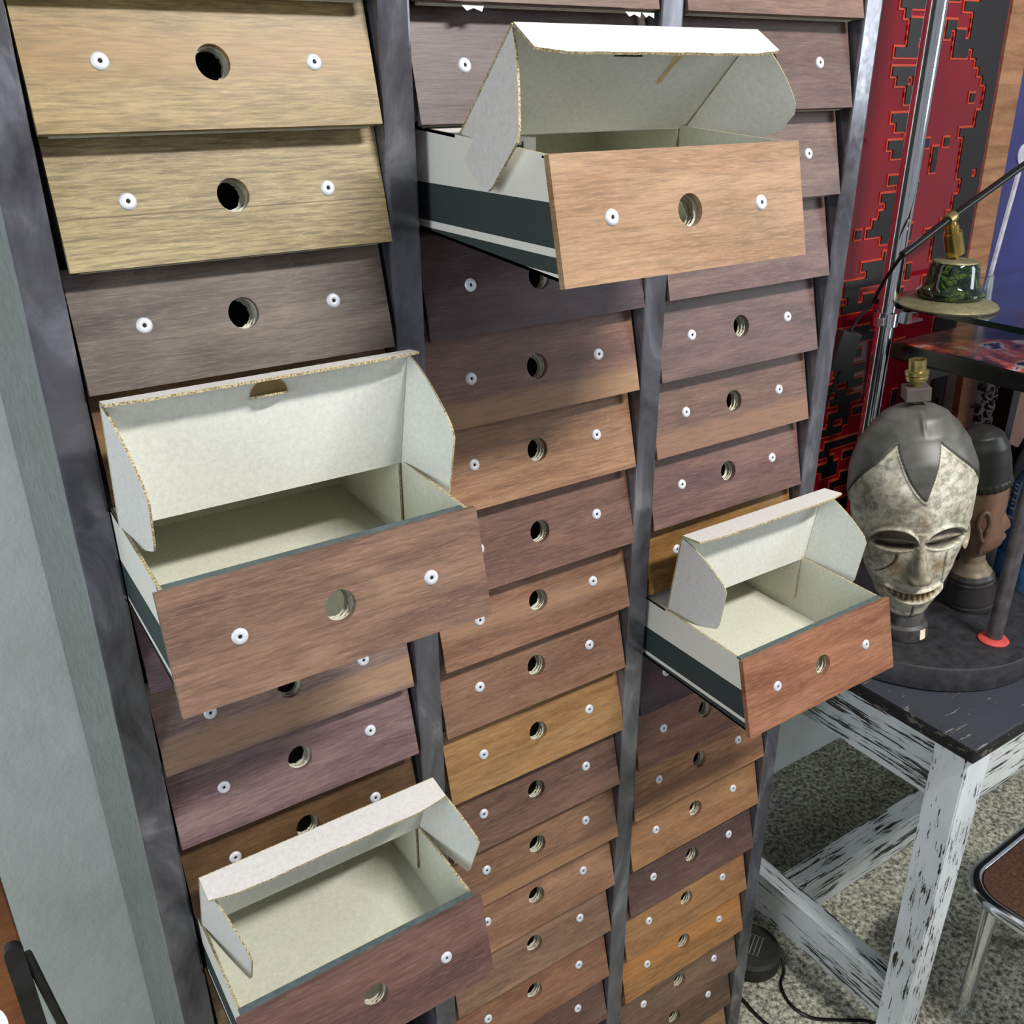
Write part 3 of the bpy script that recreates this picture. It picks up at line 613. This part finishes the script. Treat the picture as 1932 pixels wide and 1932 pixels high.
# local frame: face looks along -Y
HB = .445
def bust_mesh():
    # (t, half width, front depth, back depth)
    T = [(0, .046, .046, .046), (.03, .048, .048, .048), (.13, .045, .045, .045), (.17, .043, .043, .043), (.20, .040, .040, .040), (.235, .030, .030, .030), (.27, .023, .024, .024), (.315, .022, .024, .026),
         (.335, .030, .040, .030), (.365, .037, .054, .034), (.42, .042, .056, .040), (.50, .045, .054, .046), (.58, .047, .056, .050), (.66, .048, .058, .052), (.74, .048, .055, .053), (.82, .046, .052, .052), (.90, .041, .046, .047), (.96, .031, .034, .035), (.99, .017, .018, .018), (1, .002, .002, .002)]
    bm = bmesh.new(); cl = bm.loops.layers.float_color.new('paint'); N, NZ = 96, 170; rows = []
    for j in range(NZ+1):
        t = j/NZ; w_ = interp([(a, b) for a, b, c, d in T], t); f_ = interp([(a, c) for a, b, c, d in T], t); b_ = interp([(a, d) for a, b, c, d in T], t); row = []
        for i in range(N):
            th = -PI+2*PI*i/N; x = w_*math.sin(th); cs = math.cos(th); y = -(f_ if cs > 0 else b_)*cs; d = 0; c = (112, 84, 68)
            if cs > 0:
                if .40 < t < .56: d += (.003+.015*sm(.55-t, 0, .12))*sm(t, .405, .425)*g(x, .010)
                d += .010*g(t-.385, .012)*g(x, .018)+.008*g(t-.352, .011)*g(x, .018)-.005*g(t-.368, .004)*g(x, .02)
                d -= .007*g(abs(x)-.022, .011)*g(t-.52, .035)
                c = mix3(c, (60, 40, 30), .6*g(t-.368, .006)*g(x, .025))
            if t < .21:
                c = (44, 42, 42)
                d += .0025*g(t-.185, .008)+.002*g(t-.16, .006)-.002*g(t-.04, .004)
            elif t < .32: c = (112, 98, 80)
            if t > .69:
                c = (34, 34, 33); d += .0045*sm(t, .69, .71)+.0005*math.sin(th*60)*math.sin(t*260)*(1 if t > .735 else 0)
                if .69 < t < .735: d += .003*abs(math.sin(th*14+(t > .712)*1.2))
            out = Vector((math.sin(th), -cs, 0)); row.append((bm.verts.new(Vector((x, y, t*HB))+out*d), c))
        rows.append(row)
    for A, B in zip(rows, rows[1:]):
        for i in range(N):
            k = (i+1) % N; q = (A[i], A[k], B[k], B[i]); f = bm.faces.new([v[0] for v in q]); f.smooth = True
            for lp, v in zip(f.loops, q): lp[cl] = lin([int(x) for x in v[1]])
    
    for q in (rows[0][::-1], rows[-1]):
        f = bm.faces.new([v[0] for v in q])
        for lp in f.loops: lp[cl] = lin((46, 46, 44))
    bmesh.ops.scale(bm, vec=(1.12, 1.14, 1.02), verts=bm.verts); return bm
M['bustpaint'] = paint_mat('carved_wood_stain', .42, 110, 30)
o = new_obj('figure', bust_mesh(), M['bustpaint'], bu)
for p in o.data.polygons: p.use_smooth = True
M['ear2'] = plain('brown_ear_wood', (100, 78, 64), .45)
for sx in (-1, 1):
    bm = bmesh.new(); pts = [(0, -.014*math.cos(a)*(1-.35*(math.sin(a) < 0)), .036*math.sin(a)) for a in [2*PI*k/28 for k in range(28)]]
    tube(bm, pts, .0052, 10, closed=True); tube(bm, [(0, -.002, -.036), (-sx*.004, .002, -.055), (-sx*.008, .002, -.072)], .005, 10)
    new_obj('ear', bm, M['ear2'], bu, True, (sx*.053, .012, .525*HB))
# ---------------------------------------------------------------- chrome pole, glass shelf, clamp
M['chrome'] = plain('chrome', (226, 230, 236), .12, 1.0, .05, 20)
GZ = -.46; PX, PY = 1.322, .40
pole = tag(empty('display_pole', (PX, PY, TZ+.0005)), 'tall vertical chrome pole behind the mask, carrying the glass shelf', 'pole')
bm = bmesh.new(); tube(bm, [(0, 0, 0), (0, 0, 2.0)], .0225, 32); new_obj('tube', bm, M['chrome'], pole, True)
bm = bmesh.new(); lathe(bm, [(.0228, GZ-TZ-.055), (.0305, GZ-TZ-.055), (.0305, GZ-TZ-.022), (.0228, GZ-TZ-.022)], seg=28)
box(bm, -.052, -.026, -.016, -.004, GZ-TZ-.050, GZ-TZ-.030); box(bm, .020, .085, -.046, -.026, GZ-TZ-.047, GZ-TZ-.041); box(bm, .020, .085, -.046, -.026, GZ-TZ-.024, GZ-TZ-.0175); box(bm, .018, .034, -.048, -.024, GZ-TZ-.047, GZ-TZ-.0175)
new_obj('shelf_clamp', bm, M['chrome'], pole, True)
def glassm():
    n = NT('green_tinted_glass', .03, 0, .5); n.b.inputs['Transmission Weight'].default_value = 1; n.b.inputs['IOR'].default_value = 1.45; n.color((226, 238, 232)); return n.m
M['glass'] = glassm(); M['gedge'] = plain('dark_glass_edge', (12, 20, 18), .12)
bm = bmesh.new(); box(bm, 0, 1.0, 0, .62, -.014, 0)
o = new_obj('glass_shelf', bm, [M['glass'], M['gedge']], None, False, (1.345, -.16, GZ))
for p in o.data.polygons:
    if abs(p.normal.z) < .5: p.material_index = 1
tag(o, 'thick clear glass shelf clamped to the chrome pole, under the green marbled lamp base', 'shelf')
# ---------------------------------------------------------------- marbled lamp on the glass
la = empty('desk_lamp', (1.408, .296, GZ+.001)); tag(la, 'desk lamp with green marbled bell and slim black arm on the glass shelf', 'lamp')
def marble():
    n = NT('green_marble', .06, 0, .8); v = n.coords((1, 1, 1)); f = n.noise(v, 26, 7, .7, 1.6)
    return n.color(n.ramp(f, [(.40, (8, 14, 12)), (.52, (16, 34, 18)), (.60, (74, 96, 36)), (.64, (14, 30, 20))]))
M['marble'] = marble(); M['dust'] = plain('dusty_brass_foot', (126, 122, 92), .55, .5, .12, 120); M['brass2'] = plain('polished_brass', (190, 164, 92), .2, .95, .08, 30)
k_ = .95
bm = bmesh.new(); lathe(bm, [(0, 0), (.118*k_, 0), (.120*k_, .004), (.116*k_, .009), (.080*k_, .020), (.070*k_, .024), (0, .024)], seg=64); new_obj('foot', bm, M['dust'], la, True)
bm = bmesh.new(); lathe(bm, [(0, .0245), (.078*k_, .0245), (.081*k_, .028), (.081*k_, .037), (.071*k_, .045), (.064*k_, .058), (.059*k_, .097), (.055*k_, .104), (0, .105)], seg=64); new_obj('marbled_bell', bm, M['marble'], la, True)
bm = bmesh.new(); lathe(bm, [(0, .1052), (.051, .1052), (.049, .109), (.030, .112), (0, .113)], seg=48); new_obj('bell_cap', bm, M['dust'], la, True)
ax = Vector((-.40, .10, 1)).normalized(); b0 = Vector((-.002, 0, .113))
bm = bmesh.new(); lathe(bm, [(0, 0), (.006, 0), (.006, .012), (.021, .012), (.021, .066), (.016, .068), (.016, .084), (.012, .086), (.011, .100), (0, .1)], b0, 28, axis=ax); new_obj('swivel', bm, M['brass2'], la, True)
cz_ = [Vector(v)-la.location for v in ((1.200, .30, -.318), (1.222, .35, -.385), (1.244, .39, -.448), (1.216, .40, -.482), (1.190, .40, -.512))]
top = b0+ax*.102; M['rod'] = plain('black_rod', (16, 16, 14), .3, .3)
bm = bmesh.new(); tube(bm, [cz_[0], top, top+Vector((.34, -.02, .150))], .0085, 14); new_obj('arm', bm, M['rod'], la, True)
bm = bmesh.new(); lathe(bm, [(0, -.015), (.013, -.012), (.015, 0), (.013, .012), (0, .015)], top, 20, axis=(.9, 0, .35)); new_obj('knuckle', bm, M['brass'], la, True)
def spline(p, n=8):
    out = []; p = [Vector(x) for x in p]; q = [p[0]]+p+[p[-1]]
    for i in range(1, len(q)-2):
        for k in range(n):
            t = k/n; a, b, c, d = q[i-1:i+3]
            out.append(.5*((2*b)+(c-a)*t+(2*a-5*b+4*c-d)*t*t+(3*b-a-3*c+d)*t**3))
    return out+[p[-1]]
bm = bmesh.new(); tube(bm, spline(cz_), .0042, 8)
e = cz_[-1]; tube(bm, spline([e+Vector((-.016, 0, -.098)), e+Vector((-.03, .005, -.14)), e+Vector((-.05, .01, -.22)), e+Vector((-.06, .01, -.36)), e+Vector((-.06, .01, -.52))]), .0042, 8); new_obj('cable', bm, M['rod'], la, True)
bm = bmesh.new(); box(bm, -.026, .026, -.017, .017, -.098, 0, bev=.005); sw = new_obj('cable_switch', bm, plain('black_plastic', (22, 23, 24), .45), la, True, e, (0, math.radians(12), math.radians(-25)))
# ---------------------------------------------------------------- stool with splashed paint on the table
M['stw'] = plain('glossy_black_wood', (17, 15, 15), .22, 0, .4, 60)
def splash():
    n = NT('paint_splashed_top', .2, 0, .6); v = n.coords((1, 1, 1)); f = n.noise(v, 7, 5, .6, 1.2)
    return n.color(n.ramp(f, [(.46, (20, 16, 16)), (.52, (110, 46, 36)), (.60, (172, 76, 50)), (.64, (150, 156, 164)), (.68, (26, 20, 22))]))
st = empty('stool', (1.325, -.15, TZ+.0005)); tag(st, 'black wooden stool with paint splashed seat standing on the table under the glass', 'stool')
sh = -.55-TZ; sw_, sd_ = .56, .52
bm = bmesh.new(); box(bm, 0, sw_, 0, sd_, sh-.045, sh, bev=.006); o = new_obj('seat', bm, [M['stw'], splash()], st)
for p in o.data.polygons:
    if p.normal.z > .7: p.material_index = 1
for x in (.055, sw_-.055):
    for y in (.035, sd_-.05):
        bm = bmesh.new(); box(bm, x-.021, x+.021, y-.021, y+.021, 0, sh-.0455, bev=.003); new_obj('leg', bm, M['stw'], st)
bm = bmesh.new(); box(bm, .0765, sw_-.0765, sd_-.06, sd_-.035, sh-.10, sh-.0455); new_obj('apron', bm, M['stw'], st)
# ---------------------------------------------------------------- red and black relief panel
def lacquer(name, c, rough=.08, var=.25):
    n = NT(name, rough, 0, .5); n.b.inputs['Coat Weight'].default_value = .6 if rough < .2 else .05; n.b.inputs['Coat Roughness'].default_value = .05
    v = n.coords((1, 1, 1)); f = n.noise(v, 3, 4); n.bump(n.noise(v, 9, 2), .08, .01)
    return n.color(n.ramp(f, [(.3, tuple(int(x*(1-var)) for x in c)), (.7, c)]))
M['red'] = lacquer('red_lacquer', (134, 10, 30)); M['blk'] = lacquer('black_relief', (22, 16, 17), .3); M['orl'] = lacquer('orange_outline', (214, 72, 40), .25, .3)
PXL, PXR, PZ0, PZ1 = .98, 1.875, TZ+.002, 1.1
rp = empty('relief_panel', (PXL, .532, PZ0), (math.radians(-1.5), 0, 0)); tag(rp, 'tall glossy red panel with raised black shapes outlined orange behind the pole', 'artwork')
PWd, PHt = PXR-PXL, PZ1-PZ0
cell = .021; nx, nz = int(PWd/cell), int(PHt/cell); rr = random.Random(11); occ = set()
def blob(cx, cz, n, wm, hm):
    for _ in range(n):
        w_, h_ = rr.randint(1, wm), rr.randint(1, hm); x = cx+rr.randint(-2, 2); z = cz+rr.randint(-1, 1)
        for i in range(w_):
            for j in range(h_): occ.add((x+i, z+j))
for z in range(0, nz):
    zz = PZ0+z*cell
    xA = (1.50-.10*sm(-.1-zz, 0, .5)-PXL)/cell
    if rr.random() < .95: blob(int(xA+rr.uniform(-2.6, .6)), z, 2, 4, 1)
    if rr.random() < .10: blob(int(xA+rr.uniform(3, 9)), z, 1, 2, 2)
    xB = nx-int(5.5+2.0*math.sin(z*.21)+1.5*math.sin(z*.53+1))
    for i in range(xB, nx): occ.add((i, z))
    if rr.random() < .35: blob(xB-1, z, 1, 4, 2)
    if rr.random() < .15: blob(xB-rr.randint(5, 9), z, 1, 2, 3)
for _ in range(200):
    z = rr.randint(0, int((-.62-PZ0)/cell)); x = rr.randint(0, int((1.62-PXL)/cell)); w_, h_ = rr.randint(1, 3), rr.randint(1, 3)
    cells = [(x+i, z+j) for i in range(w_) for j in range(h_)]
    near = [(x+i, z+j) for i in range(-1, w_+1) for j in range(-1, h_+1)]
    if not any(c in occ for c in near): occ.update(cells)
# cut a few windows back to red inside the black
for _ in range(150):
    x = rr.randint(1, nx-2); z = rr.randint(1, nz-2)
    if (x, z) in occ and all((x+i, z+j) in occ for i in (-1, 0, 1) for j in (-1, 0, 1)): occ.discard((x, z))
occ = {c for c in occ if 0 <= c[0] < nx and 0 <= c[1] < nz}
def runs(occ_):
    out = []
    for z in range(nz):
        x = 0
        while x < nx:
            if (x, z) in occ_:
                x0 = x
                while (x+1, z) in occ_: x += 1
                out.append((x0, x+1, z))
            x += 1
    return out
rn = runs(occ); bo = bmesh.new(); box(bo, 0, PWd, 0, .02, 0, PHt, 0); eo = .0052; ei = 0
for x0, x1, z in rn:
    box(bo, max(0, x0*cell-eo), min(PWd, x1*cell+eo), -.0022, 0, max(0, z*cell-eo), min(PHt, (z+1)*cell+eo), 1)
    box(bo, x0*cell-ei, x1*cell+ei, -.0052, -.0001, z*cell-ei, (z+1)*cell+ei, 2)
new_obj('panel_board', bo, [M['red'], M['orl'], M['blk']], rp)
# ---------------------------------------------------------------- framed blue picture and carved plaque behind
M['ofr'] = wood('frame_wood', (146, 92, 52), (188, 134, 88), .25); M['blue'] = plain('deep_blue_paint', (44, 48, 104), .35, 0, .12, 7); M['whp'] = plain('greyish_paint', (170, 170, 180), .5)
fp_ = empty('framed_picture', (1.885, .560, TZ+.002), (math.radians(-1.2), 0, 0)); tag(fp_, 'wood framed deep blue picture with pale brush lines, right of the red panel', 'picture')
bm = bmesh.new(); box(bm, 0, .105, -.022, 0, 0, 1.9, bev=.002); new_obj('frame_side', bm, M['ofr'], fp_)
bm = bmesh.new(); box(bm, .1055, 1.1, -.008, 0, 0, 1.9); new_obj('picture_surface', bm, M['blue'], fp_)
bm = bmesh.new(); tube(bm, [(.20, -.009, .97), (.155, -.009, .70), (.125, -.009, .50)], .009, 8); lathe(bm, [(0, 0), (.03, 0), (.03, .003), (0, .004)], (.205, -.0085, .99), 24, axis=(0, -1, 0)); new_obj('brush_line', bm, M['whp'], fp_)
M['plq'] = plain('grey_brown_plaque', (78, 64, 66), .5); M['rel'] = plain('dark_carving', (54, 43, 42), .6, 0, .3, 60); M['pinkw'] = plain('pinkish_wood', (146, 102, 90), .5, 0, .1, 30); M['orw'] = wood('orange_strip_wood', (150, 86, 44), (178, 108, 60), .3)
pl = empty('carved_plaque', (1.712, .38, -1.12), (math.radians(-3), 0, 0)); tag(pl, 'carved wood relief plaque with orange left border, behind the wooden bust under the stool', 'plaque')
bm = bmesh.new(); box(bm, 0, .078, -.006, .014, 0, .52); new_obj('left_border', bm, M['orw'], pl)
bm = bmesh.new(); box(bm, .0785, .255, -.002, .014, .05, .52); new_obj('ground', bm, M['plq'], pl)
bm = bmesh.new(); box(bm, .2555, .42, -.006, .014, .05, .52); new_obj('right_border', bm, M['pinkw'], pl)
bm = bmesh.new(); r2 = random.Random(5)
for k in range(34):
    x = r2.uniform(.095, .235); z = r2.uniform(.17, .38); a = r2.uniform(0, 2*PI); s = r2.uniform(.012, .03)
    tube(bm, spline([(x, -.004, z), (x+s*math.cos(a), -.010, z+s*math.sin(a)), (x+s*1.6*math.cos(a+.9), -.004, z+s*1.6*math.sin(a+.9))], 4), r2.uniform(.0035, .0075), 7)
tube(bm, spline([(.10, -.004, .20), (.15, -.012, .215), (.20, -.011, .20), (.24, -.004, .215)], 6), .009, 8)
new_obj('carving', bm, M['rel'], pl, True)
bm = bmesh.new(); box(bm, .262, .286, -.0075, -.0062, .262, .292); new_obj('white_tag', bm, M['paper'], pl)
# cloth and glass things behind the bust
M['cloth'] = plain('dark_cloth', (30, 30, 36), .8, 0, .4, 20); M['bluep'] = plain('blue_white_print', (60, 104, 140), .5, 0, .5, 50)
def folded(name, x, y, z, w_, d_, h_, mat, mats2=None):
    bm = bmesh.new(); N = 40; rows = []
    for j in range(N+1):
        v = j/N; row = []
        for i in range(N+1):
            u = i/N; hgt = h_*(math.sin(PI*min(1, max(0, u)))**.35)*(math.sin(PI*min(1, max(0, v)))**.35)*(1+.16*math.sin(u*23+3*math.sin(v*9))+.10*math.sin(v*31+u*11)); row.append(bm.verts.new((u*w_, v*d_, hgt)))
        rows.append(row)
    for A, B in zip(rows, rows[1:]):
        for i in range(N): f = bm.faces.new((A[i], A[i+1], B[i+1], B[i])); f.smooth = True
    bd = [rows[0][i] for i in range(N+1)]+[rows[j][N] for j in range(1, N+1)]+[rows[N][i] for i in range(N-1, -1, -1)]+[rows[j][0] for j in range(N-1, 0, -1)]
    bm.faces.new(bd[::-1]); return new_obj(name, bm, mat, None, False, (x, y, z))
o = folded('dark_cloth', 1.47, .10, TZ+.001, .55, .17, .28, M['cloth']); tag(o, 'heap of dark cloth on the table behind the wooden bust', 'cloth')
# a blue and white patterned bowl between the bust and the pipe
vb = empty('patterned_bottle', (1.452, .02, TZ+.0008)); tag(vb, 'blue glass bottle with pale key pattern, half hidden between the bust and the pipe', 'bottle')
M['bglass'] = plain('blue_glass', (20, 58, 92), .1, 0, .5, 40, .8)
bm = bmesh.new(); lathe(bm, [(0, 0), (.036, 0), (.040, .01), (.040, .30), (.030, .33), (.014, .35), (.014, .39), (0, .39)], seg=36); new_obj('bottle_body', bm, M['bglass'], vb, True)
bm = bmesh.new()
for z0 in (.20, .245, .285):
    for k in range(12):
        a = 2*PI*k/12; c, s = math.cos(a)*.0402, math.sin(a)*.0402
        for dz, L_ in ((0, .012), (.012, .008), (.022, .012)):
            a2 = a+L_/.04; slab(bm, [(c, s, z0+dz), (math.cos(a2)*.0402, math.sin(a2)*.0402, z0+dz), (math.cos(a2)*.0402, math.sin(a2)*.0402, z0+dz+.003), (c, s, z0+dz+.003)], (c*.02, s*.02, 0), 0, 0, 0)
new_obj('key_pattern', bm, M['whp'], vb)
gs = empty('glass_dish', (1.36, -.17, TZ+.001)); tag(gs, 'small dark iridescent glass dish at the right edge behind the pipe', 'dish')
bm = bmesh.new(); lathe(bm, [(0, 0), (.05, 0), (.085, .018), (.095, .035), (.088, .036), (.05, .010), (0, .008)], seg=48); new_obj('dish_body', bm, [M['marble']], gs, True)
# ---------------------------------------------------------------- chrome chair at the lower right
ch = empty('chrome_chair', (1.04, -.24, FLOOR), (0, 0, math.radians(2))); tag(ch, 'low chair with brown seat rimmed by bent chrome tube, at the lower right corner', 'chair')
CZ = -1.66-FLOOR; cw = .52
def rrect(x0, x1, y0, y1, r, z, n=8):
    out = []
    for cx, cy, a0 in ((x1-r, y1-r, 0), (x0+r, y1-r, 90), (x0+r, y0+r, 180), (x1-r, y0+r, 270)):
        for k in range(n+1):
            a = math.radians(a0+90*k/n); out.append((cx+r*math.cos(a), cy+r*math.sin(a), z))
    return out
bm = bmesh.new(); tube(bm, rrect(0, cw, -cw, 0, .085, CZ-.016), .0165, 16, closed=True); new_obj('seat_rim', bm, M['chrome'], ch, True)
M['brown'] = plain('brown_hide', (64, 40, 28), .55, 0, .4, 160)
bm = bmesh.new(); slab(bm, rrect(.014, cw-.014, -cw+.014, -.014, .072, CZ-.028), (0, 0, .026), 0, 0, 0)
new_obj('seat', bm, M['brown'], ch, True)
for x, y in ((.085, -.045), (cw-.085, -.045), (.085, -cw+.045), (cw-.085, -cw+.045)):
    bm = bmesh.new(); tube(bm, [(x, y, .0), (x, y, CZ-.03)], .0165, 16); new_obj('leg', bm, M['chrome'], ch, True)
# ---------------------------------------------------------------- transformer and cables on the floor
M['plast'] = plain('matte_black_plastic', (34, 34, 34), .6, 0, .25, 90)
ad = empty('foot_dimmer', (.80, .135, FLOOR+.0005)); tag(ad, 'round black plastic power unit on the floor beside the rack', 'power unit')
bm = bmesh.new(); lathe(bm, [(0, 0), (.075, 0), (.078, .006), (.078, .045), (.070, .054), (0, .056)], seg=48); new_obj('housing', bm, M['plast'], ad, True)
bm = bmesh.new()
for k in range(5): box(bm, -.03, .03, -.024+k*.011, -.021+k*.011, .0562, .0566)
box(bm, -.033, -.0315, -.026, .024, .0562, .0566); box(bm, .0315, .033, -.026, .024, .0562, .0566); new_obj('label_print', bm, plain('grey_print', (110, 108, 98), .7), ad, False, (.0, 0, 0), (0, 0, .5))
zc = FLOOR+.0045
bm = bmesh.new(); tube(bm, spline([(.857, .08, zc+.02), (.845, .055, zc), (.805, .03, zc), (.782, -.022, zc), (.796, -.077, zc), (.857, -.127, zc), (.912, -.168, zc), (.95, -.24, zc)]), .0042, 8); tag(new_obj('power_cable', bm, M['rod'], None, True), 'thin black cable curving from the round power unit to the table leg', 'cable')
bm = bmesh.new(); tube(bm, spline([(.672, .12, zc), (.688, .057, zc), (.686, .011, zc), (.691, -.04, zc), (.72, -.12, zc)]), .0042, 8); tag(new_obj('power_cable', bm, M['rod'], None, True), 'thin black cable leaving the foot of the rack at the lower edge', 'cable')
# ---------------------------------------------------------------- things at the lower left corner
lb = tag(empty('leaning_board', (-.815, .30, FLOOR+.001)), 'narrow orange brown wooden board standing against the wall at the left edge', 'board')
bm = bmesh.new(); box(bm, -.09, .018, 0, .025, 0, 1.25, bev=.002); new_obj('board', bm, M['orw'], lb)
M['blackm'] = plain('worn_black_metal', (28, 27, 27), .45, .3, .5, 30)
bf = tag(empty('folding_frame', (-.79, .02, FLOOR+.001)), 'black metal folding frame with rounded end at the lower left', 'frame')
bm = bmesh.new()
slab(bm, [(-.012, .0, .0), (.010, .0, .0), (.010, .0, 1.19)]+[(-.001+.011*math.cos(a), 0, 1.19+.012*math.sin(a)) for a in [PI*k/8 for k in range(1, 8)]]+[(-.012, 0, 1.19)], (0, .012, 0), 0, 0, 0); new_obj('front_bar', bm, M['blackm'], bf)
bm = bmesh.new(); tube(bm, [(.012, .008, 1.175), (.075, -.0, .55), (.12, 0, .008)], .006, 8); new_obj('brace', bm, M['blackm'], bf, True)
pt_ = tag(empty('round_plate', (-.850, -.02, -1.010)), 'edge of a white round plate at the bottom left corner', 'plate')
bm = bmesh.new(); lathe(bm, [(0, 0), (.020, 0), (.034, .006), (.035, .009), (.020, .004), (0, .003)], seg=36); bm.transform(Matrix.Rotation(math.radians(20), 4, 'X')); new_obj('plate', bm, M['paper'], pt_, True)
# ---------------------------------------------------------------- layout units -> metres
done = set()
for o in list(col.objects):
    if o.type in {'CAMERA', 'LIGHT'}: continue
    o.location = o.location*U
    if o.type == 'MESH' and o.data.name not in done:
        done.add(o.data.name); o.data.transform(Matrix.Scale(U, 4))
